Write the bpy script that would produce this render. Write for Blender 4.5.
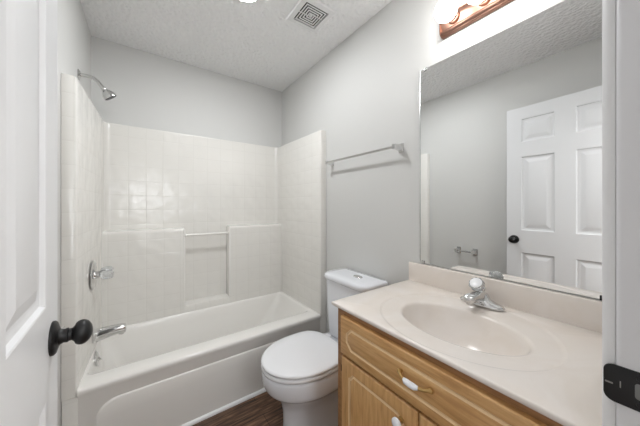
import bpy, bmesh, math, random
from mathutils import Vector, Matrix
random.seed(7)
PI = math.pi
scene = bpy.context.scene
for o in list(bpy.data.objects):
    bpy.data.objects.remove(o, do_unlink=True)

# ------------------------------------------------------------------ camera
cam_data = bpy.data.cameras.new('camera')
cam_data.sensor_width = 36.0
cam_data.sensor_fit = 'HORIZONTAL'
cam_data.lens = 247.783 / 640 * 36.0
cam_data.shift_y = (206.04 - 213.0) / 640
cam_data.clip_start = 0.01
camera = bpy.data.objects.new('camera', cam_data)
camera.location = (0, 0, 1.239)
camera.rotation_euler = (PI / 2, 0, -0.6182)
scene.collection.objects.link(camera)
scene.camera = camera

# ------------------------------------------------------------------ world, lights, exposure
world = bpy.data.worlds.new('world')
scene.world = world
world.use_nodes = True
world.node_tree.nodes['Background'].inputs[0].default_value = (0.9, 0.95, 1.0, 1)
world.node_tree.nodes['Background'].inputs[1].default_value = 0.05

BULB_L = 5.0        # vanity globes
DISC_L = 53.0        # round ceiling light
HALL_W = 9.0        # added fill light, unseen in the hallway behind the doorway
WIN_L = 3.6          # glow of the added hallway window pane
scene.view_settings.view_transform = 'Standard'
scene.view_settings.look = 'None'
scene.view_settings.gamma = 1.0
scene.view_settings.use_curve_mapping = False
scene.view_settings.exposure = 2.08

hl = bpy.data.lights.new('added_hall_fill', 'AREA')  # soft fill added out of view, shines in through the doorway
hl.shape = 'RECTANGLE'
hl.size = 1.3
hl.size_y = 1.0
hl.energy = HALL_W
hl.color = (1.0, 0.98, 0.96)
hlo = bpy.data.objects.new('added_hall_fill', hl)
hlo.location = (1.30, -0.85, 2.40)
scene.collection.objects.link(hlo)

# ------------------------------------------------------------------ helpers
COL = scene.collection

class MB:
    """collects shapes in world coordinates into one mesh"""
    def __init__(self):
        self.bm = bmesh.new()

    def _bevel(self, verts, r, seg=2):
        edges = set()
        for v in verts:
            for e in v.link_edges:
                edges.add(e)
        bmesh.ops.bevel(self.bm, geom=list(edges), offset=r, segments=seg, affect='EDGES', profile=0.5, clamp_overlap=True)

    def box(self, x0, x1, y0, y1, z0, z1, r=0.0, seg=2):
        m = Matrix.Translation(((x0 + x1) / 2, (y0 + y1) / 2, (z0 + z1) / 2)) @ Matrix.Diagonal((abs(x1 - x0), abs(y1 - y0), abs(z1 - z0), 1))
        g = bmesh.ops.create_cube(self.bm, size=1.0, matrix=m)
        if r > 0:
            self._bevel(g['verts'], r, seg)
        return self

    def loft(self, rings, cap0=True, cap1=True, closed=True):
        bm = self.bm
        vr = [[bm.verts.new(p) for p in ring] for ring in rings]
        n = len(rings[0])
        for a, b in zip(vr[:-1], vr[1:]):
            for i in range(n if closed else n - 1):
                j = (i + 1) % n
                try:
                    bm.faces.new((a[i], a[j], b[j], b[i]))
                except ValueError:
                    pass
        if cap0:
            bm.faces.new(list(reversed(vr[0])))
        if cap1:
            bm.faces.new(vr[-1])
        return self

    def tube(self, pts, rad, seg=16, cap=True):
        pts = [Vector(p) for p in pts]
        rs = rad if isinstance(rad, (list, tuple)) else [rad] * len(pts)
        rings = []
        prev = None
        for i, p in enumerate(pts):
            if i == 0:
                t = pts[1] - pts[0]
            elif i == len(pts) - 1:
                t = pts[-1] - pts[-2]
            else:
                t = (pts[i + 1] - p).normalized() + (p - pts[i - 1]).normalized()
            t.normalize()
            if prev is None:
                up = Vector((0, 0, 1)) if abs(t.z) < 0.9 else Vector((1, 0, 0))
                u = t.cross(up).normalized()
            else:
                u = (prev - t * prev.dot(t)).normalized()
            prev = u
            w = t.cross(u)
            rings.append([p + (u * math.cos(2 * PI * k / seg) + w * math.sin(2 * PI * k / seg)) * rs[i] for k in range(seg)])
        return self.loft(rings, cap, cap)

    def lathe(self, prof, origin, axis, seg=32):
        """prof: list of (distance along axis, radius)"""
        a = Vector(axis).normalized()
        up = Vector((0, 0, 1)) if abs(a.z) < 0.9 else Vector((1, 0, 0))
        u = a.cross(up).normalized()
        w = a.cross(u)
        o = Vector(origin)
        rings = [[o + a * h + (u * math.cos(2 * PI * k / seg) + w * math.sin(2 * PI * k / seg)) * max(r, 1e-4) for k in range(seg)] for h, r in prof]
        return self.loft(rings)

    def prism(self, poly, axis, a, b, r=0.0):
        """poly: 2D points in the two other axes; extruded along axis from a to b"""
        def mk(p, t):
            return {'x': (t, p[0], p[1]), 'y': (p[0], t, p[1]), 'z': (p[0], p[1], t)}[axis]
        n0 = set(self.bm.verts)
        self.loft([[mk(p, a) for p in poly], [mk(p, b) for p in poly]])
        if r > 0:
            self._bevel([v for v in self.bm.verts if v not in n0], r)
        return self

    def sphere(self, c, r, seg=24):
        m = Matrix.Translation(c) @ (Matrix.Diagonal((r[0], r[1], r[2], 1)) if isinstance(r, (tuple, list)) else Matrix.Scale(r, 4))
        bmesh.ops.create_uvsphere(self.bm, u_segments=seg, v_segments=seg // 2, radius=1.0, matrix=m)
        return self


def root_loc(p):
    v = Vector((0, 0, 0))
    while p is not None:
        v += p.location
        p = p.parent
    return v


def obj(name, mb, mat, parent=None, loc=None, smooth=38, label=None):
    bm = mb.bm
    bmesh.ops.remove_doubles(bm, verts=bm.verts, dist=1e-6)
    bmesh.ops.recalc_face_normals(bm, faces=bm.faces)
    if parent is not None:
        off = root_loc(parent)
        ol = Vector((0, 0, 0))
    else:
        ol = Vector(loc) if loc is not None else Vector((0, 0, 0))
        off = ol
    bmesh.ops.translate(bm, vec=-off, verts=bm.verts)
    me = bpy.data.meshes.new(name)
    bm.to_mesh(me)
    bm.free()
    me.materials.append(mat)
    if smooth:
        me.shade_smooth()
        me.set_sharp_from_angle(angle=math.radians(smooth))
    o = bpy.data.objects.new(name, me)
    COL.objects.link(o)
    o.location = ol
    if parent is not None:
        o.parent = parent
    if label:
        o['label'] = label
    return o


def tag(o, label, cat, group=None):
    o['label'] = label
    o['category'] = cat
    if group:
        o['group'] = group
    return o


def thing(name, label, cat, loc):
    o = bpy.data.objects.new(name, None)
    o.empty_display_size = 0.05
    COL.objects.link(o)
    o.location = loc
    return tag(o, label, cat)


def struct(name, mb, mat, label, cat, smooth=38, loc=None):
    o = obj(name, mb, mat, smooth=smooth, loc=loc)
    o['kind'] = 'structure'
    return tag(o, label, cat)

# ------------------------------------------------------------------ materials
def srgb(r, g, b):
    def f(c):
        c /= 255
        return c / 12.92 if c <= 0.04045 else ((c + 0.055) / 1.055) ** 2.4
    return (f(r), f(g), f(b), 1)


def mat(name, col, rough=0.5, metal=0.0, **kw):
    m = bpy.data.materials.new(name)
    m.use_nodes = True
    b = m.node_tree.nodes['Principled BSDF']
    b.inputs['Base Color'].default_value = col
    b.inputs['Roughness'].default_value = rough
    b.inputs['Metallic'].default_value = metal
    for k, v in kw.items():
        b.inputs[k.replace('_', ' ')].default_value = v
    return m


def nodes(m):
    nt = m.node_tree
    def N(t, **kw):
        n = nt.nodes.new(t)
        for k, v in kw.items():
            if hasattr(n, k):
                setattr(n, k, v)
            else:
                n.inputs[k].default_value = v
        return n
    return nt, N, nt.nodes['Principled BSDF']


def coords(nt, N, scale=(1, 1, 1)):
    g = N('ShaderNodeNewGeometry')
    mp = N('ShaderNodeMapping')
    mp.inputs['Scale'].default_value = scale
    nt.links.new(g.outputs['Position'], mp.inputs['Vector'])
    return mp.outputs['Vector']


def add_bump(m, scale, strength, dist, detail=3, rough=0.5, vec_scale=(1, 1, 1)):
    nt, N, b = nodes(m)
    n = N('ShaderNodeTexNoise')
    n.inputs['Scale'].default_value = scale
    n.inputs['Detail'].default_value = detail
    n.inputs['Roughness'].default_value = rough
    nt.links.new(coords(nt, N, vec_scale), n.inputs['Vector'])
    bp = N('ShaderNodeBump')
    bp.inputs['Strength'].default_value = strength
    bp.inputs['Distance'].default_value = dist
    nt.links.new(n.outputs['Fac'], bp.inputs['Height'])
    nt.links.new(bp.outputs['Normal'], b.inputs['Normal'])
    return m


M_wall = add_bump(mat('wall_paint', srgb(215, 215, 213), 0.55), 160, 0.12, 0.002)
M_hall = mat('hallway_paint', srgb(236, 236, 235), 0.7)
M_trim = mat('white_trim_paint', srgb(232, 232, 233), 0.35)
M_jamb = add_bump(mat('brushed_jamb_paint', srgb(226, 226, 228), 0.38), 55, 0.25, 0.003, 2, 0.5, (1, 1, 0.25))
M_door = add_bump(mat('white_door_paint', srgb(228, 229, 231), 0.4), 60, 0.10, 0.002, 4, 0.6, (1, 1, 0.08))

# ceiling: knocked-down plaster texture
M_ceil = mat('textured_ceiling', srgb(247, 247, 247), 0.8)
nt, N, b = nodes(M_ceil)
vec = coords(nt, N)
n1 = N('ShaderNodeTexNoise'); n1.inputs['Scale'].default_value = 34; n1.inputs['Detail'].default_value = 4
nt.links.new(vec, n1.inputs['Vector'])
v1 = N('ShaderNodeTexVoronoi'); v1.inputs['Scale'].default_value = 42
nt.links.new(vec, v1.inputs['Vector'])
ad = N('ShaderNodeMath', operation='SUBTRACT')
nt.links.new(n1.outputs['Fac'], ad.inputs[0])
mu = N('ShaderNodeMath', operation='MULTIPLY'); mu.inputs[1].default_value = 0.45
nt.links.new(v1.outputs['Distance'], mu.inputs[0])
nt.links.new(mu.outputs[0], ad.inputs[1])
bp = N('ShaderNodeBump'); bp.inputs['Strength'].default_value = 1.0; bp.inputs['Distance'].default_value = 0.015
nt.links.new(ad.outputs[0], bp.inputs['Height'])
nt.links.new(bp.outputs['Normal'], b.inputs['Normal'])


def wood_nodes(m, c1, c2, c3, stretch, scale=9.0, bump=0.05):
    nt, N, b = nodes(m)
    vec = coords(nt, N, stretch)
    n = N('ShaderNodeTexNoise'); n.inputs['Scale'].default_value = scale; n.inputs['Detail'].default_value = 6; n.inputs['Roughness'].default_value = 0.62; n.inputs['Distortion'].default_value = 0.35
    nt.links.new(vec, n.inputs['Vector'])
    cr = N('ShaderNodeValToRGB')
    cr.color_ramp.elements[0].position = 0.34; cr.color_ramp.elements[0].color = c1
    cr.color_ramp.elements[1].position = 0.68; cr.color_ramp.elements[1].color = c3
    e = cr.color_ramp.elements.new(0.5); e.color = c2
    nt.links.new(n.outputs['Fac'], cr.inputs['Fac'])
    nt.links.new(cr.outputs['Color'], b.inputs['Base Color'])
    bp = N('ShaderNodeBump'); bp.inputs['Strength'].default_value = bump; bp.inputs['Distance'].default_value = 0.002
    nt.links.new(n.outputs['Fac'], bp.inputs['Height'])
    nt.links.new(bp.outputs['Normal'], b.inputs['Normal'])
    return nt, N, b, cr

OAK = (srgb(190, 143, 90), srgb(208, 162, 107), srgb(220, 178, 124))
M_oak_h = mat('honey_oak_lengthwise', OAK[1], 0.38)
wood_nodes(M_oak_h, *OAK, (9, 0.9, 9))
M_oak_v = mat('honey_oak_upright', OAK[1], 0.38)
wood_nodes(M_oak_v, *OAK, (9, 9, 0.9))
M_groove = mat('oak_routed_groove', srgb(236, 204, 158), 0.4)
M_dark_oak = mat('oak_edge_band', srgb(160, 116, 76), 0.45)
wood_nodes(M_dark_oak, srgb(146, 104, 66), srgb(162, 118, 78), srgb(176, 132, 90), (9, 0.9, 9))

# floor: dark wood planks that run along x
M_floor = mat('dark_wood_planks', srgb(84, 58, 42), 0.38)
nt, N, b, cr = wood_nodes(M_floor, srgb(46, 33, 27), srgb(106, 78, 60), srgb(168, 132, 104), (1.3, 13, 1), 5.0, 0.12)
g = N('ShaderNodeNewGeometry')
br = N('ShaderNodeTexBrick')
br.offset = 0.37
br.inputs['Scale'].default_value = 1.0
br.inputs['Brick Width'].default_value = 0.92
br.inputs['Row Height'].default_value = 0.127
br.inputs['Mortar Size'].default_value = 0.0016
br.inputs['Color1'].default_value = (0.62, 0.60, 0.58, 1)
br.inputs['Color2'].default_value = (1.0, 0.98, 0.96, 1)
br.inputs['Mortar'].default_value = (0.12, 0.1, 0.08, 1)
nt.links.new(g.outputs['Position'], br.inputs['Vector'])
mx = N('ShaderNodeMix', data_type='RGBA', blend_type='MULTIPLY')
mx.inputs[0].default_value = 1.0
nt.links.new(cr.outputs['Color'], mx.inputs[6])
nt.links.new(br.outputs['Color'], mx.inputs[7])
nt.links.new(mx.outputs[2], b.inputs['Base Color'])

# moulded acrylic of the tub and its surround
ACRYL = srgb(238, 236, 231)
M_acryl = add_bump(mat('white_fibreglass', srgb(242, 240, 236), 0.16), 7, 0.05, 0.01, 1)
M_tile = mat('moulded_tile_fibreglass', ACRYL, 0.19)
TILE = srgb(233, 231, 226)
nt, N, b = nodes(M_tile)
g = N('ShaderNodeNewGeometry')
sp = N('ShaderNodeSeparateXYZ'); nt.links.new(g.outputs['Position'], sp.inputs[0])
sn = N('ShaderNodeSeparateXYZ'); nt.links.new(g.outputs['True Normal'], sn.inputs[0])
masks = []
domes = []
for ax, off in (('X', 0.075), ('Y', 0.02), ('Z', 0.074)):
    def mth(op, a, bb=None, clamp=False):
        n = N('ShaderNodeMath', operation=op); n.use_clamp = clamp
        for i, v in enumerate((a, bb)):
            if v is None:
                continue
            if isinstance(v, (int, float)):
                n.inputs[i].default_value = v
            else:
                nt.links.new(v, n.inputs[i])
        return n.outputs[0]
    a1 = mth('ADD', sp.outputs[ax], 10.0 + off)
    a2 = mth('DIVIDE', a1, 0.1085)
    a3 = mth('FRACT', a2)
    a4 = mth('ABSOLUTE', mth('SUBTRACT', a3, 0.5))              # 0.5 at the line
    a5 = mth('MULTIPLY', mth('SUBTRACT', a4, 0.464), 28.0, True)  # ramps up within 4 mm of the line
    nn = mth('SUBTRACT', 1.0, mth('MULTIPLY', mth('ABSOLUTE', sn.outputs[ax]), 1.6, True), True)
    masks.append(mth('MULTIPLY', a5, nn))
    domes.append(mth('MULTIPLY', mth('MULTIPLY', a4, a4), nn))
mm = mth('MAXIMUM', mth('MAXIMUM', masks[0], masks[1]), masks[2])
wv = N('ShaderNodeTexNoise'); wv.inputs['Scale'].default_value = 9; wv.inputs['Detail'].default_value = 1
nt.links.new(g.outputs['Position'], wv.inputs['Vector'])
dome = mth('ADD', mth('ADD', domes[0], domes[1]), domes[2])
hh = mth('SUBTRACT', mth('SUBTRACT', mth('MULTIPLY', wv.outputs['Fac'], 4.0), mth('MULTIPLY', mm, 0.26)), mth('MULTIPLY', dome, 1.1))
bp = N('ShaderNodeBump'); bp.inputs['Strength'].default_value = 0.35; bp.inputs['Distance'].default_value = 0.004
nt.links.new(hh, bp.inputs['Height'])
nt.links.new(bp.outputs['Normal'], b.inputs['Normal'])
mx = N('ShaderNodeMix', data_type='RGBA')
nt.links.new(mth('MULTIPLY', mm, 0.13), mx.inputs[0])
mx.inputs[6].default_value = TILE
mx.inputs[7].default_value = srgb(196, 192, 186)
nt.links.new(mx.outputs[2], b.inputs['Base Color'])

M_porc = mat('white_porcelain', srgb(236, 238, 243), 0.10, Coat_Weight=0.3)
M_seat = mat('white_seat_plastic', srgb(240, 241, 244), 0.22)
M_chrome = mat('chrome', (0.72, 0.72, 0.72, 1), 0.10, 1.0)
M_satin = mat('polished_nickel', (0.60, 0.60, 0.59, 1), 0.15, 1.0)
M_black = add_bump(mat('oil_rubbed_black_metal', srgb(28, 28, 29), 0.42, 0.3), 90, 0.15, 0.001)
M_brass = mat('antique_brass', srgb(190, 158, 104), 0.28, 0.9)
M_dark = mat('dark_hole', srgb(18, 17, 16), 0.8)
M_acrylic = mat('clear_acrylic', (0.86, 0.88, 0.89, 1), 0.06, 0.0, Transmission_Weight=0.75, IOR=1.45)
M_whitecap = mat('white_index_cap', srgb(240, 240, 242), 0.3)
M_copper = mat('polished_copper', srgb(150, 116, 101), 0.38, 1.0)
M_silver = mat('mirror_silver', (0.86, 0.87, 0.87, 1), 0.0, 1.0)
M_edge = mat('mirror_edge_strip', (0.75, 0.76, 0.76, 1), 0.2, 1.0)
M_vent = mat('vent_plastic', srgb(236, 236, 236), 0.5)
M_ventdark = mat('vent_cavity_shade', srgb(30, 30, 30), 0.9)  # near-black colour stands in for the shade behind the louvres

# cultured marble
M_marble = mat('cream_cultured_marble', srgb(238, 228, 219), 0.24)
nt, N, b = nodes(M_marble)
n = N('ShaderNodeTexNoise'); n.inputs['Scale'].default_value = 5; n.inputs['Detail'].default_value = 5; n.inputs['Distortion'].default_value = 1.4
nt.links.new(coords(nt, N), n.inputs['Vector'])
cr = N('ShaderNodeValToRGB')
cr.color_ramp.elements[0].position = 0.35; cr.color_ramp.elements[0].color = srgb(232, 223, 214)
cr.color_ramp.elements[1].position = 0.65; cr.color_ramp.elements[1].color = srgb(238, 231, 225)
nt.links.new(n.outputs['Fac'], cr.inputs['Fac'])
nt.links.new(cr.outputs['Color'], b.inputs['Base Color'])


def emit(name, col, strength):
    m = bpy.data.materials.new(name)
    m.use_nodes = True
    nt = m.node_tree
    nt.nodes.remove(nt.nodes['Principled BSDF'])
    e = nt.nodes.new('ShaderNodeEmission')
    e.inputs[0].default_value = col
    e.inputs[1].default_value = strength
    nt.links.new(e.outputs[0], nt.nodes['Material Output'].inputs[0])
    return m

M_bulb = emit('lit_globe_bulb', (1.0, 0.985, 0.965, 1), BULB_L)
M_winfill = emit('window_fill_glow', (0.95, 0.98, 1.0, 1), WIN_L)
M_disc = emit('lit_ceiling_lens', (0.97, 0.985, 1.0, 1), DISC_L)

# ------------------------------------------------------------------ room shell
XL, XR, YB, ZC = -0.303, 1.183, 2.356, 2.44
YF0, YF1 = -0.068, 0.047            # front wall with the doorway
OX0, OX1, OZ = -0.165, 0.604, 2.07   # rough opening

struct('floor', MB().box(-1.6, 2.2, -1.75, YB + 0.1, -0.06, 0), M_floor, 'dark brown wood plank floor', 'floor', 0)
struct('ceiling', MB().box(-1.6, 2.2, -1.75, YB + 0.1, ZC, ZC + 0.06), M_ceil, 'white knockdown-textured ceiling', 'ceiling', 0)
struct('wall_left', MB().box(XL - 0.1, XL, YF1, YB, 0, ZC), M_wall, 'pale grey wall behind the open door', 'wall', 0)
struct('wall_right', MB().box(XR, XR + 0.1, YF1, YB, 0, ZC), M_wall, 'pale grey wall with the mirror and towel bar', 'wall', 0)
struct('wall_back', MB().box(XL - 0.1, XR + 0.1, YB, YB + 0.1, 0, ZC), M_wall, 'pale grey wall above the tub surround', 'wall', 0)
wf = MB().box(-1.6, OX0, YF0, YF1, 0, ZC).box(OX1, 2.2, YF0, YF1, 0, ZC).box(OX0, OX1, YF0, YF1, OZ, ZC)
struct('wall_front', wf, M_wall, 'pale grey wall with the doorway', 'wall', 0)
wh = MB().box(-1.6, 2.2, -1.75, -1.65, 0, ZC).box(-1.6, -1.5, -1.65, YF0, 0, ZC).box(2.1, 2.2, -1.65, YF0, 0, ZC)
struct('wall_hallway', wh, M_hall, 'pale wall of the hallway outside the doorway', 'wall', 0)


wn = MB()  # made-up hallway window; its glowing pane brightens ceiling and apron
WX0, WX1, WZ0, WZ1, WY = 0.08, 0.56, 1.50, 2.10, -1.649
for a in ((WX0 - 0.06, WX0, WZ0 - 0.06, WZ1 + 0.06), (WX1, WX1 + 0.06, WZ0 - 0.06, WZ1 + 0.06), (WX0, WX1, WZ1, WZ1 + 0.06), (WX0, WX1, WZ0 - 0.06, WZ0)):
    wn.box(a[0], a[1], WY, WY + 0.025, a[2], a[3])
wn.box(WX0, WX1, WY, WY + 0.02, 1.785, 1.815)
win = struct('fill_window_1', wn, M_trim, 'added white framed hallway window with a glowing fill pane', 'window', 0)
obj('pane', MB().box(WX0, WX1, WY, WY + 0.006, WZ0, WZ1), M_winfill, win, smooth=0)


def baseboard(mb, x0, x1, y0, y1, side):
    # stepped profile extruded along y
    t = 0.013
    if side == 'l':
        prof = [(x0, 0), (x0 + t, 0), (x0 + t, 0.065), (x0 + t * .7, 0.072), (x0 + t * .55, 0.083), (x0, 0.088)]
    else:
        prof = [(x1, 0), (x1, 0.088), (x1 - t * .55, 0.083), (x1 - t * .7, 0.072), (x1 - t, 0.065), (x1 - t, 0)]
    return mb.prism(prof, 'y', y0, y1)

struct('baseboard_left', baseboard(MB(), XL, XL, YF1 + 0.002, 1.55, 'l'), M_trim, 'white baseboard along the left wall', 'baseboard')
struct('baseboard_right', baseboard(MB(), XR, XR, 0.80, 1.55, 'r'), M_trim, 'white baseboard behind the toilet', 'baseboard')
q = [(1.5745, 0.0)] + [(1.5745 - 0.016 * math.cos(a), 0.018 * math.sin(a)) for a in [PI / 2 * k / 6 for k in range(7)]]
struct('trim_1', MB().prism(q, 'x', XL + 0.001, XR - 0.001), M_trim, 'white quarter-round strip along the foot of the tub', 'trim')

# door frame: jambs, head, stops and casing
JX = 0.590
fr = MB()
fr.box(JX, OX1 - 0.0005, YF0 - 0.004, YF1, 0, OZ - 0.012, 0.0065, 4)
fr.box(OX0 + 0.0005, -0.150, YF0 - 0.004, YF1, 0, OZ - 0.012, 0.003)
fr.box(-0.150, JX, YF0 - 0.004, YF1, OZ - 0.026, OZ - 0.012, 0.003)
frame = struct('trim_2', fr, M_jamb, 'white painted door frame at the right edge', 'door frame')
st = MB()
st.box(JX - 0.011, JX, -0.03, 0.004, 0, OZ - 0.027, 0.003)
st.box(-0.150, -0.139, -0.03, 0.004, 0, OZ - 0.027, 0.003)
obj('door_stop', st, M_jamb, frame)


def casing(mb, x_in, sgn):
    # moulded casing, thicker outside than inside
    w = 0.057
    pr = [(0, 0), (0, 0.0050), (0.0006, 0.0080), (0.0025, 0.0115), (0.006, 0.0142), (0.011, 0.0150), (0.018, 0.0135), (0.034, 0.0125), (0.048, 0.0155), (0.054, 0.0155), (w, 0.012), (w, 0)]
    mb.prism([(x_in + sgn * a, YF1 + 0.0004 + t) for a, t in pr], 'z', 0, OZ + 0.04)
cs = MB()
casing(cs, JX + 0.0055, 1)
obj('casing', cs, M_trim, frame)
ct = MB().box(-0.19, JX + 0.005, YF1 + 0.0004, YF1 + 0.0135, OZ - 0.018, OZ + 0.04, 0.004)
obj('head_casing', ct, M_trim, frame)

# strike plate with a curved lip, latch hole and two screws
def plate_outline(y0, y1, z0, z1, r, n=6):
    pts = []
    for cy, cz, a0 in ((y1 - r, z1 - r, 0), (y0 + r, z1 - r, PI / 2), (y0 + r, z0 + r, PI), (y1 - r, z0 + r, 3 * PI / 2)):
        for k in range(n + 1):
            a = a0 + PI / 2 * k / n
            pts.append((cy + r * math.cos(a), cz + r * math.sin(a)))
    return pts
zs0, zs1 = 0.939, 0.996
sp_ = MB()
sp_.prism(plate_outline(0.004, 0.0592, zs0, zs1, 0.011), 'x', JX - 0.0022, JX - 0.0002, 0.0006)
strike = obj('strike_plate', sp_, M_black, frame, label='black metal strike plate')
obj('latch_hole', MB().prism(plate_outline(0.0125, 0.0285, 0.956, 0.979, 0.004), 'x', JX - 0.0027, JX - 0.0022), mat('latch_box_lining', srgb(120, 120, 120), 0.5), strike)
for zz in (0.9865, 0.9485):
    obj('screw', MB().lathe([(0, 0.0042), (0.0012, 0.0036), (0.0016, 0.001)], (JX - 0.0022, 0.0235, zz), (-1, 0, 0), 16), M_black, strike)
obj('lip_glint', MB().box(JX - 0.0027, JX - 0.0022, 0.0415, 0.0428, 0.964, 0.974, 0.0002).box(JX - 0.0029, JX - 0.0022, 0.0495, 0.0575, 0.9655, 0.9680, 0.0003), mat('painted_glint', srgb(150, 148, 145), 0.35, 0.7), strike)  # pale bars stand in for small glints on the strike plate

# ------------------------------------------------------------------ six-panel door, opened against the left wall
DX0, DX1 = -0.193, -0.158
DY0, DY1 = 0.056, 0.794
DZ0, DZ1 = 0.012, 2.042
ys = [DY0, DY0 + 0.107, 0.379, 0.489, 0.695, DY1]
zsd = [DZ0, 0.235, 0.863, 1.042, 1.640, 1.758, 1.947, DZ1]
core = 0.0045
dm = MB()
bm = dm.bm


def face_grid(xf, sgn):
    for i in range(5):
        for j in range(7):
            y0, y1, z0, z1 = ys[i], ys[i + 1], zsd[j], zsd[j + 1]
            if i in (1, 3) and j in (1, 3, 5):
                rings = []
                for ins, dep in ((0, 0), (0.003, 0.0012), (0.007, 0.0080), (0.013, 0.0095), (0.022, 0.0097), (0.025, 0.0088), (0.047, 0.0030), (0.049, 0.0024)):
                    x = xf - sgn * dep
                    rings.append([(x, y0 + ins, z0 + ins), (x, y1 - ins, z0 + ins), (x, y1 - ins, z1 - ins), (x, y0 + ins, z1 - ins)])
                dm.loft(rings, cap0=False, cap1=True)
            else:
                vs = [bm.verts.new(p) for p in ((xf, y0, z0), (xf, y1, z0), (xf, y1, z1), (xf, y0, z1))]
                bm.faces.new(vs)
face_grid(DX1, 1)
face_grid(DX0, -1)
rim = [[(DX1, DY0, DZ0), (DX1, DY1, DZ0), (DX1, DY1, DZ1), (DX1, DY0, DZ1)], [(DX0, DY0, DZ0), (DX0, DY1, DZ0), (DX0, DY1, DZ1), (DX0, DY0, DZ1)]]
dm.loft(rim, False, False)
door = struct('door_1', dm, M_door, 'white six-panel door standing open at the left', 'door', 20, (DX1, DY0, 0))
# knobs on both faces
KY, KZ = 0.741, 0.964


def knob(xf, s, reach):
    rose = MB().lathe([(0, 0.034), (0.004, 0.034), (0.007, 0.031), (0.009, 0.024), (0.011, 0.019)], (xf, KY, KZ), (s, 0, 0), 40)
    r = obj('knob_rose', rose, M_black, door, label='black round door rose')
    pr = [(0.010, 0.0175), (0.013, 0.0155), (0.018, 0.0135), (0.022, 0.0145), (0.024, 0.0145), (0.0255, 0.0125), (0.030, 0.0125), (0.034, 0.0165)]
    c, rad = reach, 0.0257
    for k in range(2, 17):
        a = PI - PI * k / 16
        pr.append((c + 0.0175 * math.cos(a), rad * math.sin(a)))
    pr = [p for i, p in enumerate(pr) if i < 7 or p[0] > 0.0335]
    obj('door_knob', MB().lathe(pr, (xf, KY, KZ), (s, 0, 0), 40), M_black, door, label='black egg-shaped door knob')
knob(DX1, 1, 0.0455)
knob(DX0, -1, 0.0455)
lk = MB().box(DX0 + 0.006, DX1 - 0.006, DY1 - 0.001, DY1 + 0.0008, KZ - 0.028, KZ + 0.028, 0.0005)
obj('latch_plate', lk, M_black, door)
for hz in (0.22, 1.02, 1.84):
    h = MB().tube([(DX1 + 0.004, DY0 - 0.002, hz - 0.045), (DX1 + 0.004, DY0 - 0.002, hz + 0.045)], 0.006, 12)
    h.box(DX0 + 0.006, DX1 + 0.003, DY0 - 0.003, DY0 - 0.0002, hz - 0.044, hz + 0.044)
    obj('hinge', h, M_black, door)

# the door stands a little past square to the doorway
door.location = (-0.1233, 0.058, 0)
door.rotation_euler = (0, 0, 0.047)

# ------------------------------------------------------------------ one-piece tub and shower unit
tub = thing('bathtub_shower_unit', 'white one-piece bathtub with tile-patterned shower surround along the back wall', 'bathtub', (0.44, 1.96, 0))
UX0, UX1, UY0, UY1 = XL + 0.0015, XR - 0.0015, 1.576, YB - 0.0015
ZR, ZS = 0.392, 1.836


def arc(cx, cy, r, a0, a1, n=8):
    return [(cx + r * math.cos(a0 + (a1 - a0) * k / n), cy + r * math.sin(a0 + (a1 - a0) * k / n)) for k in range(n + 1)]
# plan outline of the U-shaped surround, walked along the inside then the outside
ri = 0.035
inner = [(-0.252, UY0 + 0.008), (-0.250, UY0 + 0.03)] + arc(-0.228 + ri, 2.322 - ri, ri, PI, PI / 2) + arc(1.112 - ri, 2.322 - ri, ri, PI / 2, 0) + [(1.124, UY0 + 0.03), (1.127, UY0 + 0.008)]
su = MB()
stations = [((-0.262, UY0), (UX0, UY0)), ((-0.2555, UY0 + 0.0025), (UX0, UY0 + 0.001))]
for p in inner:
    if p[1] < 2.322 - ri - 1e-6:
        o2 = (UX0 if p[0] < 0.44 else UX1, p[1])
    else:
        # corner arcs map to the outer corner, the back run to the back
        o2 = (UX0 if p[0] < 0.44 else UX1, UY1)
    stations.append((p, o2))
stations += [((1.1305, UY0 + 0.0025), (UX1, UY0 + 0.001)), ((1.137, UY0), (UX1, UY0))]
rings = []
for (ix, iy), (ox, oy) in stations:
    d = Vector((ox - ix, oy - iy)).normalized()
    rings.append([(ix, iy, ZR - 0.03), (ix, iy, ZS - 0.010), (ix + d.x * 0.003, iy + d.y * 0.003, ZS - 0.003), (ix + d.x * 0.010, iy + d.y * 0.010, ZS), (ox, oy, ZS), (ox, oy, ZR - 0.03)])
su.loft(rings)
obj('surround', su, M_tile, tub, smooth=35)
# front flanges run down to the floor beside the apron
for xa, xb in ((UX0, -0.2475), (1.1215, UX1)):
    obj('flange', MB().box(xa, xb, UY0 + 0.0005, UY0 + 0.07, 0.0, ZR - 0.031, 0.004), M_tile, tub)

# lower shelf blocks on the long wall with a niche between them
ZL, YS = 1.060, 2.222
lo = MB()


def shelf_block(x0, x1, yback):
    r = 0.022
    pr = [(YS, ZR - 0.02), (YS - 0.003, ZR + 0.05)]
    pr += [(YS + 0.004 + r + r * math.cos(a), ZL - r + r * math.sin(a)) for a in [PI - PI / 2 * k / 6 for k in range(7)]]
    pr += [(yback, ZL + 0.006), (yback, ZR - 0.02)]
    lo.prism(pr, 'x', x0, x1)
shelf_block(-0.236, 0.262, 2.321)
shelf_block(0.613, 1.120, 2.321)
lo.prism([(YS, ZR - 0.02), (YS - 0.002, 0.43), (YS + 0.003, 0.445), (YS + 0.012, 0.45), (2.321, 0.452), (2.321, ZR - 0.02)], 'x', 0.262, 0.613)
obj('shelf_block', lo, M_tile, tub, smooth=40)
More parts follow.
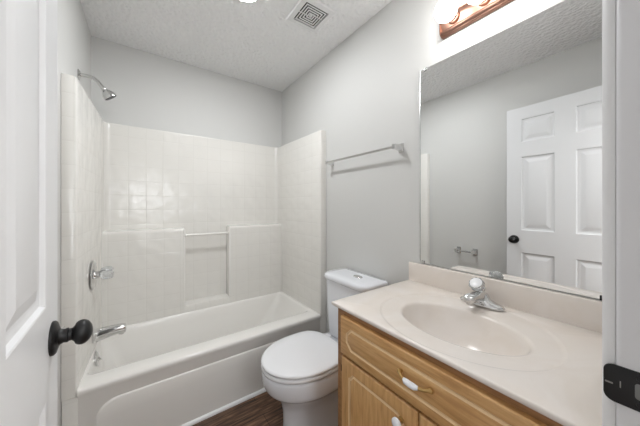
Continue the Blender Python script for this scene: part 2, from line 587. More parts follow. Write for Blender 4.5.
# inner frame of the niche
for x in (0.262, 0.613):
    ni = MB().box(x - 0.006, x + 0.006, YS - 0.001, 2.321, 0.445, ZL - 0.004, 0.005, 3)
    obj('niche_edge', ni, M_acryl, tub)
gb = MB().tube([(0.262, YS + 0.012, 1.005), (0.613, YS + 0.012, 1.005)], 0.0095, 20)
for x, s in ((0.268, 1), (0.607, -1)):
    gb.lathe([(0, 0.019), (0.004, 0.018), (0.009, 0.011)], (x, YS + 0.012, 1.005), (s, 0, 0), 24)
obj('grab_bar', gb, M_acryl, tub, label='slim white bar across the niche')

# tub: deck, basin and apron
def rrect(x0, x1, y0, y1, r, z, n=8):
    pts = []
    for cx, cy, a0 in ((x1 - r, y1 - r, 0), (x0 + r, y1 - r, PI / 2), (x0 + r, y0 + r, PI), (x1 - r, y0 + r, 3 * PI / 2)):
        for k in range(n + 1):
            a = a0 + PI / 2 * k / n
            pts.append((cx + r * math.cos(a), cy + r * math.sin(a), z))
    return pts
tb = MB()
X0t, X1t = -0.2515, 1.126
tb.loft([
    rrect(X0t, X1t, UY0 + 0.003, 2.24, 0.004, 0.0),
    rrect(X0t, X1t, UY0 + 0.003, 2.24, 0.004, ZR - 0.045),
    rrect(X0t, X1t, UY0 - 0.004, 2.24, 0.006, ZR - 0.030),
    rrect(X0t, X1t, UY0 - 0.006, 2.24, 0.006, ZR - 0.012),
    rrect(X0t, X1t, UY0 - 0.002, 2.24, 0.006, ZR - 0.003),
    rrect(X0t, X1t, UY0 + 0.008, 2.24, 0.006, ZR),
    rrect(-0.240, 1.098, 1.672, 2.214, 0.03, ZR + 0.002),
    rrect(-0.236, 1.090, 1.685, 2.208, 0.035, ZR - 0.002),
    rrect(-0.233, 1.084, 1.694, 2.203, 0.04, ZR - 0.012),
    rrect(-0.228, 1.062, 1.705, 2.196, 0.06, ZR - 0.06),
    rrect(-0.210, 0.985, 1.728, 2.176, 0.10, 0.20),
    rrect(-0.180, 0.935, 1.748, 2.158, 0.11, 0.11),
    rrect(-0.150, 0.890, 1.785, 2.125, 0.11, 0.075),
    rrect(-0.09, 0.82, 1.84, 2.07, 0.10, 0.066),
], cap0=True, cap1=True)
obj('tub', tb, M_acryl, tub, smooth=50)
# raised apron panel with rounded top corners
def apron(x0, x1, z1, r, yy):
    return [(x0, 0.0), (x1, 0.0)] + arc(x1 - r, z1 - r, r, 0, PI / 2, 10) + arc(x0 + r, z1 - r, r, PI / 2, PI, 10)
ap = MB()
ap.loft([[(p[0], y, p[1]) for p in apron(-0.185 - e, 1.07 + e, 0.300 + e, 0.085, 0)] for y, e in ((UY0 + 0.002, 0.004), (UY0 - 0.004, 0.003), (UY0 - 0.010, -0.001), (UY0 - 0.0125, -0.007))])
bmesh.ops.translate(ap.bm, vec=(0, 0.010, 0), verts=ap.bm.verts)
obj('apron_panel', ap, M_acryl, tub, smooth=50)
ov = MB().lathe([(0, 0.040), (0.004, 0.040), (0.009, 0.033), (0.010, 0.001)], (-0.2275, 1.945, 0.342), (1, 0, 0.08), 32)
ovp = obj('overflow_plate', ov, M_chrome, tub, label='round chrome overflow plate')
obj('trip_lever', MB().tube([(-0.219, 1.945, 0.350), (-0.204, 1.945, 0.330)], 0.004, 10), M_chrome, ovp)
obj('tub_drain', MB().lathe([(0, 0.034), (0.002, 0.033), (0.003, 0.024), (0.001, 0.001)], (0.02, 1.955, 0.0662), (0, 0, 1), 28), M_chrome, tub)

# shower valve with clear knob
PX = -0.2368
valve = thing('shower_valve', 'chrome shower valve plate with clear acrylic knob on the surround wall', 'shower valve', (PX, 1.90, 0.845))
obj('escutcheon', MB().lathe([(0, 0.082), (0.003, 0.082), (0.009, 0.072), (0.012, 0.040), (0.014, 0.024)], (PX, 1.90, 0.845), (1, 0, 0), 40), M_chrome, valve)
obj('stem', MB().lathe([(0.012, 0.021), (0.030, 0.021), (0.031, 0.016)], (PX, 1.90, 0.845), (1, 0, 0), 24), M_chrome, valve)
kb = MB()
rings = []
for h, r in ((0.032, 0.016), (0.036, 0.027), (0.046, 0.032), (0.064, 0.034), (0.084, 0.032), (0.090, 0.025)):
    rings.append([(PX + h, 1.90 + r * (1 + 0.09 * math.cos(8 * a)) * math.cos(a), 0.850 + r * (1 + 0.09 * math.cos(8 * a)) * math.sin(a)) for a in [2 * PI * k / 64 for k in range(64)]])
kb.loft(rings)
obj('knob', kb, M_acrylic, valve, label='clear fluted acrylic knob')
obj('knob_cap', MB().lathe([(0.0902, 0.016), (0.093, 0.013), (0.094, 0.001)], (PX, 1.90, 0.850), (1, 0, 0), 20), M_chrome, valve)

# tub spout
sx = -0.2378
spout = thing('tub_spout', 'chrome tub spout low on the surround wall under the valve', 'tub spout', (sx, 1.935, 0.485))
rings = []
for t, w, zt, zb in ((0, 0.030, 0.520, 0.446), (0.004, 0.031, 0.522, 0.445), (0.03, 0.029, 0.522, 0.451), (0.08, 0.027, 0.522, 0.462), (0.115, 0.026, 0.522, 0.466), (0.135, 0.025, 0.521, 0.465), (0.147, 0.022, 0.516, 0.468), (0.150, 0.014, 0.508, 0.476)):
    zc_, hz = (zt + zb) / 2, (zt - zb) / 2
    rings.append([(sx + t, 1.935 + w * math.copysign(abs(math.cos(a)) ** 0.75, math.cos(a)), zc_ + hz * math.copysign(abs(math.sin(a)) ** 0.75, math.sin(a))) for a in [2 * PI * k / 32 for k in range(32)]])
obj('spout_body', MB().loft(rings), M_chrome, spout)
obj('outlet', MB().lathe([(0, 0.015), (0.008, 0.014)], (sx + 0.126, 1.935, 0.469), (0, 0, -1), 20), M_chrome, spout)

# shower arm and head above the surround
AX = XL + 0.0006
sh = thing('shower_fixture', 'small chrome shower head on a bent arm above the surround', 'shower head', (AX, 1.94, 1.985))
obj('wall_flange', MB().lathe([(0, 0.030), (0.002, 0.030), (0.007, 0.022), (0.011, 0.013)], (AX, 1.94, 1.985), (1, 0, 0), 28), M_satin, sh)
arm_pts = [(-0.300, 1.94, 1.985), (-0.275, 1.94, 1.988), (-0.255, 1.94, 1.988), (-0.236, 1.94, 1.982), (-0.218, 1.94, 1.968), (-0.204, 1.94, 1.950), (-0.192, 1.94, 1.931)]
obj('shower_arm', MB().tube(arm_pts, 0.0095, 16), M_satin, sh)
dirv = (0.60, 0.16, -0.78)
obj('head', MB().lathe([(-0.004, 0.011), (0.004, 0.013), (0.009, 0.012), (0.012, 0.016), (0.022, 0.024), (0.034, 0.031), (0.050, 0.0345), (0.056, 0.0345)], (-0.195, 1.94, 1.936), dirv, 32), M_satin, sh)
obj('spray_face', MB().lathe([(0.0562, 0.0325), (0.0585, 0.030), (0.0575, 0.001)], (-0.195, 1.94, 1.936), dirv, 28), mat('dark_spray_face', srgb(70, 70, 72), 0.4), sh)

# ------------------------------------------------------------------ toilet
TY = 1.170
toilet = thing('toilet', 'white two-piece toilet with closed lid between tub and vanity', 'toilet', (0.82, TY, 0))


def egg(xf, xb, xw, hw, z, n=64, pf=1.0, pb=0.75):
    pts = []
    for k in range(n):
        a = 2 * PI * k / n
        c, s = math.cos(a), math.sin(a)
        if c >= 0:
            x = xw + (xf - xw) * abs(c) ** pf
            y = TY + hw * math.copysign(abs(s) ** 0.95, s)
        else:
            x = xw + (xb - xw) * abs(c) ** pb
            y = TY + hw * math.copysign(abs(s) ** 0.85, s)
        pts.append((x, y, z))
    return pts
bw = MB()
bw.loft([egg(0.590, 1.095, 0.86, 0.118, 0.0), egg(0.588, 1.095, 0.86, 0.118, 0.012), egg(0.598, 1.085, 0.86, 0.110, 0.03), egg(0.602, 1.07, 0.85, 0.104, 0.09),
         egg(0.600, 1.06, 0.83, 0.108, 0.16), egg(0.590, 1.06, 0.81, 0.120, 0.205), egg(0.570, 1.07, 0.79, 0.140, 0.245), egg(0.545, 1.09, 0.77, 0.160, 0.272),
         egg(0.518, 1.11, 0.75, 0.179, 0.293), egg(0.504, 1.13, 0.74, 0.188, 0.305), egg(0.498, 1.14, 0.74, 0.191, 0.318), egg(0.492, 1.15, 0.74, 0.193, 0.345), egg(0.490, 1.155, 0.735, 0.1935, 0.378),
         egg(0.493, 1.155, 0.735, 0.191, 0.386), egg(0.505, 1.15, 0.735, 0.183, 0.3905)])
obj('bowl', bw, M_porc, toilet, smooth=60)
stt = MB()
stt.loft([egg(0.500, 0.94, 0.735, 0.186, 0.3915, pb=0.6), egg(0.497, 0.945, 0.735, 0.188, 0.3955, pb=0.6), egg(0.488, 0.95, 0.735, 0.1955, 0.3985, pb=0.6), egg(0.486, 0.95, 0.735, 0.197, 0.408, pb=0.6), egg(0.490, 0.947, 0.735, 0.194, 0.4150, pb=0.6), egg(0.500, 0.94, 0.735, 0.185, 0.4165, pb=0.6)])
obj('seat', stt, M_seat, toilet, smooth=60)
ld = MB()
ld.loft([egg(0.503, 0.922, 0.735, 0.184, 0.4170, pb=0.55), egg(0.499, 0.925, 0.735, 0.187, 0.4200, pb=0.55), egg(0.489, 0.932, 0.735, 0.195, 0.4225, pb=0.55), egg(0.487, 0.934, 0.735, 0.197, 0.4285, pb=0.55), egg(0.490, 0.932, 0.735, 0.194, 0.4345, pb=0.55), egg(0.500, 0.925, 0.735, 0.186, 0.4380, pb=0.55), egg(0.55, 0.89, 0.735, 0.140, 0.4405, pb=0.55), egg(0.65, 0.82, 0.735, 0.06, 0.4415, pb=0.55)])
obj('lid', ld, M_seat, toilet, smooth=60)
for dy in (-0.075, 0.075):
    obj('hinge_cap', MB().box(0.928, 0.962, TY + dy - 0.02, TY + dy + 0.02, 0.398, 0.428, 0.008, 3), M_seat, toilet)
    obj('bolt_cap', MB().sphere((0.95, TY + dy * 1.62, 0.012), (0.016, 0.016, 0.018), 16), M_porc, toilet)
TKY = 1.146


def rr_plan(x0, x1, y0, y1, rf, rb, z, bow=0.0):
    pts = []
    for cx, cy, a0, r in ((x1 - rb, y1 - rb, 0, rb), (x0 + rf, y1 - rf, PI / 2, rf), (x0 + rf, y0 + rf, PI, rf), (x1 - rb, y0 + rb, 3 * PI / 2, rb)):
        for k in range(9):
            a = a0 + PI / 2 * k / 8
            x, y = cx + r * math.cos(a), cy + r * math.sin(a)
            if x < (x0 + x1) / 2:
                x -= bow * max(0, 1 - ((y - (y0 + y1) / 2) / ((y1 - y0) / 2)) ** 2)
            pts.append((x, y, z))
    return pts
tk = MB()
tk.loft([rr_plan(1.005, 1.155, TKY - 0.175, TKY + 0.175, 0.04, 0.02, 0.398, 0.012), rr_plan(0.995, 1.160, TKY - 0.180, TKY + 0.180, 0.045, 0.02, 0.44, 0.014), rr_plan(0.988, 1.163, TKY - 0.188, TKY + 0.188, 0.05, 0.02, 0.60, 0.016), rr_plan(0.985, 1.164, TKY - 0.192, TKY + 0.192, 0.05, 0.02, 0.762, 0.018)])
obj('tank', tk, M_porc, toilet, smooth=50)
tl = MB()
tl.loft([rr_plan(0.979, 1.166, TKY - 0.190, TKY + 0.190, 0.055, 0.02, 0.7635, 0.018), rr_plan(0.973, 1.169, TKY - 0.203, TKY + 0.203, 0.058, 0.022, 0.769, 0.018), rr_plan(0.971, 1.170, TKY - 0.204, TKY + 0.204, 0.058, 0.022, 0.784, 0.018),
         rr_plan(0.975, 1.169, TKY - 0.201, TKY + 0.201, 0.058, 0.022, 0.794, 0.018), rr_plan(0.988, 1.162, TKY - 0.190, TKY + 0.190, 0.05, 0.02, 0.800, 0.017), rr_plan(1.03, 1.14, TKY - 0.15, TKY + 0.15, 0.03, 0.015, 0.8015, 0.005)])
obj('tank_lid', tl, M_porc, toilet, smooth=50)
fb = MB()
fb.loft([[(1.078 + r * .6 * math.cos(a), 1.112 + r * math.sin(a), z) for a in [2 * PI * k / 32 for k in range(32)]] for z, r in ((0.8005, 0.035), (0.804, 0.035), (0.806, 0.032), (0.8055, 0.027), (0.8065, 0.015))])
obj('flush_button', fb, M_satin, toilet, label='oval chrome flush button')

# ------------------------------------------------------------------ vanity cabinet
CY0, CY1 = 0.070, 0.785
CXF = 0.650
van = thing('vanity_cabinet', 'honey oak bathroom vanity cabinet below the cream sink top', 'cabinet', (0.91, 0.43, 0))
cb = MB()
cb.box(CXF, 1.165, CY1 - 0.016, CY1, 0.0, 0.8272)             # far side panel
cb.box(CXF, 1.165, CY0, CY0 + 0.016, 0.0, 0.8272)
cb.box(1.150, 1.165, CY0 + 0.016, CY1 - 0.016, 0.0, 0.8272)
cb.box(0.70, 1.150, CY0 + 0.016, CY1 - 0.016, 0.095, 0.11)
cb.box(0.715, 0.73, CY0 + 0.016, CY1 - 0.016, 0.0, 0.095)      # toe kick
obj('carcass', cb, M_oak_v, van, smooth=0)
ff = MB()
ff.box(CXF - 0.001, CXF + 0.018, CY1 - 0.045, CY1 + 0.0005, 0.0955, 0.8273, 0.0015)
ff.box(CXF - 0.001, CXF + 0.018, CY0 - 0.0005, CY0 + 0.045, 0.0955, 0.8273, 0.0015)
ff.box(CXF, CXF + 0.018, CY0 + 0.044, CY1 - 0.044, 0.795, 0.8273)
ff.box(CXF, CXF + 0.018, CY0 + 0.044, CY1 - 0.044, 0.640, 0.668)
ff.box(CXF, CXF + 0.018, CY0 + 0.044, CY1 - 0.044, 0.0955, 0.13)
ff.box(CXF, CXF + 0.018, 0.395, 0.432, 0.129, 0.641)
obj('face_frame', ff, M_dark_oak, van, smooth=0)


def panel_front(mb_list, x, y0, y1, z0, z1, ring):
    """slab front with a routed groove along `ring` (list of (y,z), same winding as rectangle)"""
    slab, groove = mb_list
    n = len(ring)
    cy, cz = (y0 + y1) / 2, (z0 + z1) / 2

    def outw(p, e):
        # point of the outer rectangle (inset e) seen from the centre through p, snapped at corners
        Y0, Y1, Z0, Z1 = y0 + e, y1 - e, z0 + e, z1 - e
        return (min(max(p[0], Y0), Y1), min(max(p[1], Z0), Z1))

    def rect_ring(e):
        res = []
        for (y, z) in ring:
            dl, dr, db, dt = y - y0, y1 - y, z - z0, z1 - z
            m = min(dl, dr, db, dt)
            ty = y0 + e if dl < 0.062 and y < cy else (y1 - e if dr < 0.062 and y > cy else y)
            tz = z0 + e if db < 0.062 and z < cz else (z1 - e if dt < 0.085 and z > cz else z)
            # push towards the nearest side
            if ty == y and tz == z:
                tz = z1 - e
            res.append((ty, tz))
        return res

    def off(d):
        res = []
        for i in range(n):
            a, b_, c = Vector(ring[i - 1]), Vector(ring[i]), Vector(ring[(i + 1) % n])
            e1, e2 = (b_ - a).normalized(), (c - b_).normalized()
            n1, n2 = Vector((-e1.y, e1.x)), Vector((-e2.y, e2.x))
            m = (n1 + n2)
            m = m / max(m.length_squared / 2, 0.4)
            res.append(tuple(b_ + m * d))
        return res
    T = 0.018
    slab.loft([[(x + T, *p) for p in rect_ring(0.0)], [(x + 0.004, *p) for p in rect_ring(0.0)], [(x + 0.001, *p) for p in rect_ring(0.003)], [(x, *p) for p in rect_ring(0.007)], [(x, *p) for p in ring]], cap0=True, cap1=False)
    groove.loft([[(x, *p) for p in ring], [(x + 0.0035, *p) for p in off(0.0035)], [(x + 0.0040, *p) for p in off(0.0055)], [(x + 0.0005, *p) for p in off(0.011)]], cap0=False, cap1=False)
    slab.loft([[(x + 0.0005, *p) for p in off(0.011)], [(x, *p) for p in off(0.013)]], cap0=False, cap1=True)


def handle_pull(parent, x, yc, z):
    h = obj('pull', MB().tube([(x - 0.022, yc - 0.022, z), (x - 0.026, yc - 0.014, z), (x - 0.027, yc, z), (x - 0.026, yc + 0.014, z), (x - 0.022, yc + 0.022, z)], [0.0055, 0.0085, 0.0092, 0.0085, 0.0055], 16), M_porc, parent, label='white porcelain bow pull with brass ends')
    for s in (-1, 1):
        t = MB().tube([(x - 0.022, yc + s * 0.021, z), (x - 0.021, yc + s * 0.027, z), (x - 0.018, yc + s * 0.036, z + 0.001), (x - 0.011, yc + s * 0.044, z + 0.002), (x - 0.0005, yc + s * 0.048, z + 0.002)], [0.0052, 0.0046, 0.0044, 0.0060, 0.0072], 12)
        t.sphere((x - 0.006, yc + s * 0.050, z + 0.002), (0.007, 0.0075, 0.008), 12)
        obj('pull_end', t, M_brass, h, label='brass pull end')


DXF = 0.632
dy0, dy1, dz0, dz1 = 0.105, 0.752, 0.661, 0.806
sl, gr = MB(), MB()
ch = 0.026
g0, g1, k0, k1 = dy0 + 0.034, dy1 - 0.034, dz0 + 0.030, dz1 - 0.030
ring = [(g0, k0 + ch), (g0, k1 - ch), (g0 + ch, k1), (g1 - ch, k1), (g1, k1 - ch), (g1, k0 + ch), (g1 - ch, k0), (g0 + ch, k0)]
ring = list(reversed(ring))
panel_front((sl, gr), DXF, dy0, dy1, dz0, dz1, ring)
drw = obj('drawer_front', sl, M_oak_h, van, smooth=20, label='drawer front with a routed eight-sided groove')
obj('groove', gr, M_groove, drw, smooth=20)
handle_pull(drw, DXF, 0.419, 0.741)


def cab_door(y0, y1, knob_y, hinge_y):
    z0, z1 = 0.118, 0.652
    sl, gr = MB(), MB()
    a0, a1, b0, b1 = y0 + 0.042, y1 - 0.042, z0 + 0.045, z1 - 0.042
    yc = (a0 + a1) / 2
    pts = [(a0, b0), (a1, b0), (a1, b1 - 0.022), (a1 - 0.010, b1 - 0.016), (a1 - 0.018, b1 - 0.004), (a1 - 0.026, b1), (a0 + 0.026, b1), (a0 + 0.018, b1 - 0.004), (a0 + 0.010, b1 - 0.016), (a0, b1 - 0.022)]
    panel_front((sl, gr), DXF, y0, y1, z0, z1, pts)
    d = obj('cabinet_door', sl, M_oak_v, van, smooth=20)
    obj('groove', gr, M_groove, d, smooth=20)
    obj('knob_stem', MB().lathe([(0, 0.0095), (0.002, 0.0095), (0.004, 0.006), (0.014, 0.006), (0.016, 0.0085)], (DXF, knob_y, 0.596), (-1, 0, 0), 20), M_brass, d)
    obj('knob', MB().lathe([(0.0145, 0.006), (0.017, 0.012), (0.021, 0.0158), (0.026, 0.0158), (0.030, 0.012), (0.032, 0.005), (0.0322, 0.001)], (DXF, knob_y, 0.596), (-1, 0, 0), 24), M_porc, d, label='round white porcelain knob')
    for hz in (0.60, 0.17):
        hg = MB().box(DXF + 0.003, DXF + 0.017, min(hinge_y, hinge_y), hinge_y + 0.004, hz - 0.012, hz + 0.012, 0.001)
        obj('door_hinge', hg, M_dark, d, label='small dark hinge')
cab_door(0.4125, 0.746, 0.466, 0.7462)
cab_door(0.105, 0.4085, 0.350, 0.1008)
obj('frame_slot', MB().box(CXF - 0.0022, CXF - 0.0002, 0.655, 0.690, 0.6535, 0.6598), M_dark, van, label='dark slot between drawer and door')

# ------------------------------------------------------------------ sink top
sink = thing('bathroom_sink', 'cream cultured marble vanity top with a moulded oval basin', 'sink', (0.90, 0.43, 0.812))
TX0, TX1, TY0_, TY1_ = 0.637, XR - 0.0015, 0.067, 0.813
ZT, ZB = 0.843, 0.828
SCX, SCY = 0.872, 0.419
SA, SBX = 0.198, 0.139
angs = [2 * PI * k / 96 for k in range(96)]
corners = [math.atan2(y - SCY, x - SCX) % (2 * PI) for x in (TX0, TX1) for y in (TY0_, TY1_)]
for c in corners:
    i = min(range(len(angs)), key=lambda i: abs((angs[i] - c + PI) % (2 * PI) - PI))
    angs[i] = c


def ell(ax, ay, z, dx=0, dy=0):
    res = []
    for a in angs:
        c, s = math.cos(a), math.sin(a)
        r = 1 / math.sqrt((c / ax) ** 2 + (s / ay) ** 2)
        res.append((SCX + dx + r * c, SCY + dy + r * s, z))
    return res


def shell(scale, z):
    # wide shell outline around the basin, flatter towards the front edge
    res = []
    for a in angs:
        c, s = math.cos(a), math.sin(a)
        ax = 0.262 if c > 0 else 0.225
        r = scale / math.sqrt((c / ax) ** 2 + (s / 0.272) ** 2)
        res.append((SCX + r * c, SCY + 0.004 + r * s, z))
    return res


def rect(e, z):
    res = []
    for a in angs:
        c, s = math.cos(a), math.sin(a)
        tx = ((TX1 - e - SCX) / c) if c > 1e-9 else (((TX0 + e) - SCX) / c if c < -1e-9 else 1e9)
        ty = ((TY1_ - e - SCY) / s) if s > 1e-9 else (((TY0_ + e) - SCY) / s if s < -1e-9 else 1e9)
        t = min(tx, ty)
        res.append((SCX + t * c, SCY + t * s, z))
    return res
tp = MB()
dxn = -0.015
tp.loft([
    ell(0.022, 0.022, 0.7055, dxn), ell(0.045, 0.05, 0.708, dxn), ell(0.075, 0.10, 0.722, dxn * .8), ell(0.100, 0.140, 0.748, dxn * .5), ell(0.120, 0.170, 0.785, dxn * .25), ell(0.131, 0.187, 0.815),
    ell(0.1365, 0.1945, 0.8305), ell(0.141, 0.2005, 0.8375), ell(0.148, 0.208, 0.8392), shell(0.955, 0.8396), shell(0.985, 0.8400), shell(0.997, 0.8424), shell(1.006, ZT),
    rect(0.004, ZT), rect(0.0012, ZT - 0.0014), rect(0.0, ZT - 0.004), rect(0.0, ZB + 0.004), rect(0.003, ZB),
    ell(0.155, 0.215, ZB), ell(0.138, 0.195, 0.80), ell(0.118, 0.165, 0.735, dxn * .5), ell(0.085, 0.11, 0.705, dxn), ell(0.03, 0.03, 0.697, dxn)])
obj('countertop', tp, M_marble, sink, smooth=50)
bs = MB().box(1.163, TX1, TY0_ + 0.001, TY1_, ZT - 0.003, 0.939, 0.004, 3)
obj('backsplash', bs, M_marble, sink)
dr = obj('sink_drain', MB().lathe([(0, 0.024), (0.002, 0.024), (0.003, 0.019), (0.0015, 0.017), (0.001, 0.001)], (SCX + dxn, SCY, 0.7062), (0, 0, 1), 28), M_chrome, sink)
obj('stopper', MB().lathe([(0, 0.014), (0.004, 0.0145), (0.006, 0.010), (0.0065, 0.001)], (SCX + dxn, SCY, 0.7075), (0, 0, 1), 24), M_chrome, dr)
obj('overflow_hole', MB().lathe([(0, 0.006), (0.002, 0.006)], (SCX - 0.129, SCY - 0.03, 0.806), (0.93, 0.0, 0.35), 16), M_dark, sink)

# ------------------------------------------------------------------ faucet
FX, FY, FZ = 1.108, 0.437, ZT + 0.0005
fc = thing('faucet', 'chrome single-knob faucet at the back of the oval basin', 'faucet', (FX, FY, FZ))


def stad(hx, hy, z, cx=FX, n=48, p=0.8):
    return [(cx + hx * math.copysign(abs(math.cos(a)) ** 0.9, math.cos(a)), FY + hy * math.copysign(abs(math.sin(a)) ** p, math.sin(a)), z) for a in [2 * PI * k / n for k in range(n)]]
fbm = MB().loft([stad(0.029, 0.080, FZ), stad(0.029, 0.080, FZ + 0.006), stad(0.026, 0.076, FZ + 0.012), stad(0.024, 0.055, FZ + 0.018), stad(0.023, 0.034, FZ + 0.026), stad(0.022, 0.026, FZ + 0.040), stad(0.020, 0.022, FZ + 0.046)])
obj('base_plate', fbm, M_chrome, fc, smooth=50)
rings = []
for x, hy, z0, z1 in ((1.116, 0.024, 0.850, 0.896), (1.085, 0.0235, 0.856, 0.899), (1.060, 0.022, 0.864, 0.900), (1.030, 0.021, 0.868, 0.900), (1.008, 0.020, 0.870, 0.899), (0.999, 0.018, 0.872, 0.896), (0.995, 0.013, 0.875, 0.892)):
    zc_, hz = (z0 + z1) / 2, (z1 - z0) / 2
    rings.append([(x, FY + 0.004 + hy * math.copysign(abs(math.cos(a)) ** 0.6, math.cos(a)), zc_ + hz * math.copysign(abs(math.sin(a)) ** 0.6, math.sin(a))) for a in [2 * PI * k / 28 for k in range(28)]])
spo = obj('spout', MB().loft(rings), M_chrome, fc, smooth=50)
obj('aerator', MB().lathe([(0, 0.0095), (0.010, 0.009)], (1.012, FY + 0.004, 0.874), (0, 0, -1), 20), M_chrome, spo)
obj('stem', MB().lathe([(0.040, 0.0185), (0.050, 0.016), (0.056, 0.011), (0.066, 0.010)], (FX + 0.004, FY, FZ + 0.002), (-0.22, 0.03, 1), 24), M_chrome, fc)
rings = []
ka = Vector((-0.72, 0.06, 0.72)).normalized()
ku = ka.cross(Vector((0, 0, 1))).normalized(); kw = ka.cross(ku)
ko = Vector((FX - 0.010, FY + 0.004, FZ + 0.067))
for h, r in ((0, 0.012), (0.004, 0.019), (0.012, 0.0245), (0.022, 0.0270), (0.030, 0.0265), (0.034, 0.0245)):
    rings.append([tuple(ko + ka * h + (ku * math.cos(a) + kw * math.sin(a)) * r * (1 + 0.06 * math.cos(10 * a))) for a in [2 * PI * k / 80 for k in range(80)]])
hk = obj('handle_knob', MB().loft(rings), M_acrylic, fc, label='clear acrylic faucet knob')
obj('index_cap', MB().lathe([(0.0342, 0.0225), (0.036, 0.022), (0.0375, 0.016), (0.038, 0.001)], ko, ka, 28), M_whitecap, hk, label='white disc on the faucet knob')
obj('lift_rod', MB().tube([(FX + 0.030, FY, FZ + 0.004), (FX + 0.030, FY, FZ + 0.055)], 0.0025, 10).sphere((FX + 0.030, FY, FZ + 0.058), 0.0055, 12), M_chrome, fc)

# ------------------------------------------------------------------ mirror
mir = thing('wall_mirror', 'large frameless wall mirror above the cream backsplash', 'mirror', (XR, 0.42, 0.95))
MY0, MY1, MZ0, MZ1 = 0.085, 0.749, 0.945, 1.944
obj('glass', MB().box(XR - 0.0065, XR - 0.0008, MY0, MY1, MZ0, MZ1), M_silver, mir, smooth=0)
ed = MB().box(XR - 0.0085, XR - 0.0006, MY1 + 0.0003, MY1 + 0.0055, MZ0 - 0.001, MZ1 + 0.002, 0.001)
obj('edge_strip', ed, M_edge, mir, label='thin silver edge strip')
for y, z, s in ((0.722, MZ1, 1), (0.17, MZ1, 1), (0.735, MZ0, -1), (0.118, MZ0, -1)):
    c_ = MB().box(XR - 0.0105, XR - 0.0072, y - 0.008, y + 0.008, z - 0.012 if s > 0 else z - 0.003, z + 0.003 if s > 0 else z + 0.012, 0.0012)
    c_.box(XR - 0.0105, XR - 0.0006, y - 0.008, y + 0.008, z + 0.0004 if s > 0 else z - 0.003, z + 0.003 if s > 0 else z - 0.0004, 0.0005)
    obj('mirror_clip', c_, M_satin if y > 0.5 else M_black, mir)

# ------------------------------------------------------------------ vanity light bar
lb = thing('vanity_light_bar', 'polished copper vanity light bar with globe bulbs above the mirror', 'light', (XR, 0.44, 2.045))
LY0, LY1 = 0.252, 0.628
LXW = XR - 0.0006
prof = [(LXW, 2.045), (LXW - 0.012, 2.045), (LXW - 0.016, 2.048), (LXW - 0.018, 2.053), (LXW - 0.024, 2.053), (LXW - 0.029, 2.056), (LXW - 0.031, 2.061), (LXW - 0.029, 2.066), (LXW - 0.026, 2.069),
        (LXW - 0.027, 2.074), (LXW - 0.032, 2.085), (LXW - 0.034, 2.100), (LXW - 0.032, 2.115), (LXW - 0.027, 2.126),
        (LXW - 0.026, 2.131), (LXW - 0.029, 2.134), (LXW - 0.031, 2.139), (LXW - 0.029, 2.144), (LXW - 0.024, 2.147), (LXW - 0.018, 2.147), (LXW - 0.016, 2.152), (LXW - 0.012, 2.155), (LXW, 2.155)]
obj('back_plate', MB().prism(prof, 'y', LY0, LY1), M_copper, lb, smooth=30)
for y0, y1 in ((LY1 + 0.0002, LY1 + 0.004), (LY0 - 0.004, LY0 - 0.0002)):
    en = MB().prism([(LXW, 2.044), (LXW - 0.019, 2.044), (LXW - 0.033, 2.054), (LXW - 0.036, 2.070), (LXW - 0.037, 2.100), (LXW - 0.036, 2.130), (LXW - 0.033, 2.146), (LXW - 0.019, 2.156), (LXW, 2.156)], 'y', y0, y1)
    obj('end_cap', en, M_copper, lb, smooth=30)
for y in (0.566, 0.440, 0.314):
    skt = obj('socket', MB().lathe([(-0.004, 0.027), (0.004, 0.027), (0.010, 0.0255), (0.012, 0.022), (0.022, 0.0205), (0.028, 0.0215)], (LXW - 0.033, y, 2.098), (-1, 0, 0), 32), M_copper, lb)
    bb = MB()
    pr = [(0.0, 0.015), (0.008, 0.017)]
    cR = 0.046
    for k in range(3, 21):
        a = PI - PI * k / 20
        pr.append((0.044 + cR * math.cos(a), cR * math.sin(a)))
    obj('bulb', MB().lathe(pr, (LXW - 0.058, y, 2.098), (-1, 0, 0), 32), M_bulb, skt, label='lit white globe bulb')

# ------------------------------------------------------------------ ceiling light and exhaust vent
LCX, LCY = 0.461, 1.368
cl = thing('ceiling_light', 'round flush ceiling light glowing white on the ceiling beside the fan grille', 'light', (LCX, LCY, ZC))
obj('trim_ring', MB().lathe([(0.0004, 0.082), (0.002, 0.0815), (0.0035, 0.078), (0.0035, 0.0712), (0.0004, 0.0712)], (LCX, LCY, ZC), (0, 0, -1), 48), M_trim, cl)
obj('lens', MB().lathe([(0.001, 0.0705), (0.0035, 0.0700), (0.0050, 0.066), (0.0058, 0.045), (0.0060, 0.001)], (LCX, LCY, ZC), (0, 0, -1), 48), M_disc, cl)

VX, VY, VH = 0.853, 1.300, 0.113
vt = thing('exhaust_vent', 'square white louvred exhaust fan grille on the ceiling', 'vent', (VX, VY, ZC))
obj('cavity', MB().box(VX - 0.080, VX + 0.080, VY - 0.080, VY + 0.080, ZC - 0.003, ZC - 0.0006), M_ventdark, vt, smooth=0)


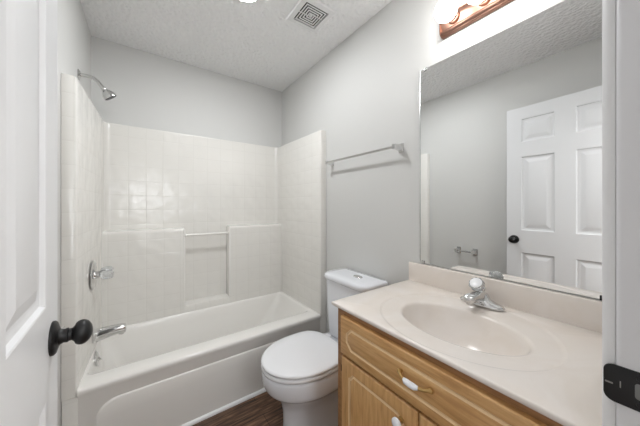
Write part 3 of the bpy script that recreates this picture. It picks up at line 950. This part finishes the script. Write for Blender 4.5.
def sq_ring(mb, h0, h1, z0, z1, r=0.0015):
    """square ring, half sizes h0 (inside) to h1 (outside), with sloping face"""
    o_ = [[(VX + sx * h, VY + sy * h, z) for sx, sy in ((-1, -1), (1, -1), (1, 1), (-1, 1))] for h, z in ((h1, z1), (h1, z0), (h0, z0), (h0, z1), (h1, z1))]
    mb.loft(o_, False, False)
frm = MB()
o_ = [[(VX + sx * h, VY + sy * h, z) for sx, sy in ((-1, -1), (1, -1), (1, 1), (-1, 1))] for h, z in ((VH, ZC - 0.0005), (VH, ZC - 0.006), (VH - 0.004, ZC - 0.011), (VH - 0.029, ZC - 0.014), (VH - 0.033, ZC - 0.013), (VH - 0.033, ZC - 0.0005), (VH, ZC - 0.0005))]
frm.loft(o_, False, False)
obj('frame', frm, M_vent, vt, smooth=20)
for k in range(4):
    h1 = 0.0705 - k * 0.0160
    lv = MB()
    sq_ring(lv, h1 - 0.0072, h1, ZC - 0.0125, ZC - 0.0095)
    obj('louvre', lv, M_vent, vt, smooth=20)
obj('centre_cap', MB().box(VX - 0.0095, VX + 0.0095, VY - 0.0095, VY + 0.0095, ZC - 0.0135, ZC - 0.004, 0.002), M_vent, vt)
ribs = MB()
ribs.box(VX - 0.079, VX - 0.012, VY + 0.010, VY + 0.0118, ZC - 0.0095, ZC - 0.004)
ribs.box(VX + 0.012, VX + 0.079, VY - 0.0118, VY - 0.010, ZC - 0.0095, ZC - 0.004)
obj('rib', ribs, M_vent, vt, smooth=0)

# ------------------------------------------------------------------ towel bar
def bar_post(mb, x_wall, s, y, z, k=1.0):
    """square chrome post; s = direction away from the wall"""
    mb.loft([[(x_wall + s * d, y + sy * h * k, z + sz * hz_ * k) for sy, sz in ((-1, -1), (1, -1), (1, 1), (-1, 1))] for d, h, hz_ in ((0.0006, 0.015, 0.024), (0.005, 0.015, 0.024), (0.009, 0.011, 0.018), (0.046, 0.0085, 0.0125), (0.062, 0.0095, 0.0135), (0.070, 0.009, 0.012))])
    return mb
tbz = 1.566
tw = thing('towel_bar', 'long chrome towel bar on the right wall above the toilet', 'towel bar', (XR, 1.19, tbz))
for y in (1.492, 0.872):
    obj('post', bar_post(MB(), XR, -1, y, tbz), M_chrome, tw, smooth=25)
obj('rail', MB().tube([(XR - 0.058, 1.492, tbz), (XR - 0.058, 0.872, tbz)], 0.0075, 16), M_satin, tw)

# toilet paper holder on the left wall (seen in the mirror)
tpz = 0.787
th = thing('toilet_paper_holder', 'empty chrome toilet paper holder on the left wall reflected in the mirror', 'toilet paper holder', (XL, 1.18, tpz))
for y in (1.255, 1.10):
    obj('post', bar_post(MB(), XL, 1, y, tpz, 1.35), M_chrome, th, smooth=25)
obj('roller', MB().tube([(XL + 0.056, 1.255, tpz), (XL + 0.056, 1.18, tpz), (XL + 0.056, 1.10, tpz)], [0.0065, 0.0075, 0.0065], 16), M_satin, th)
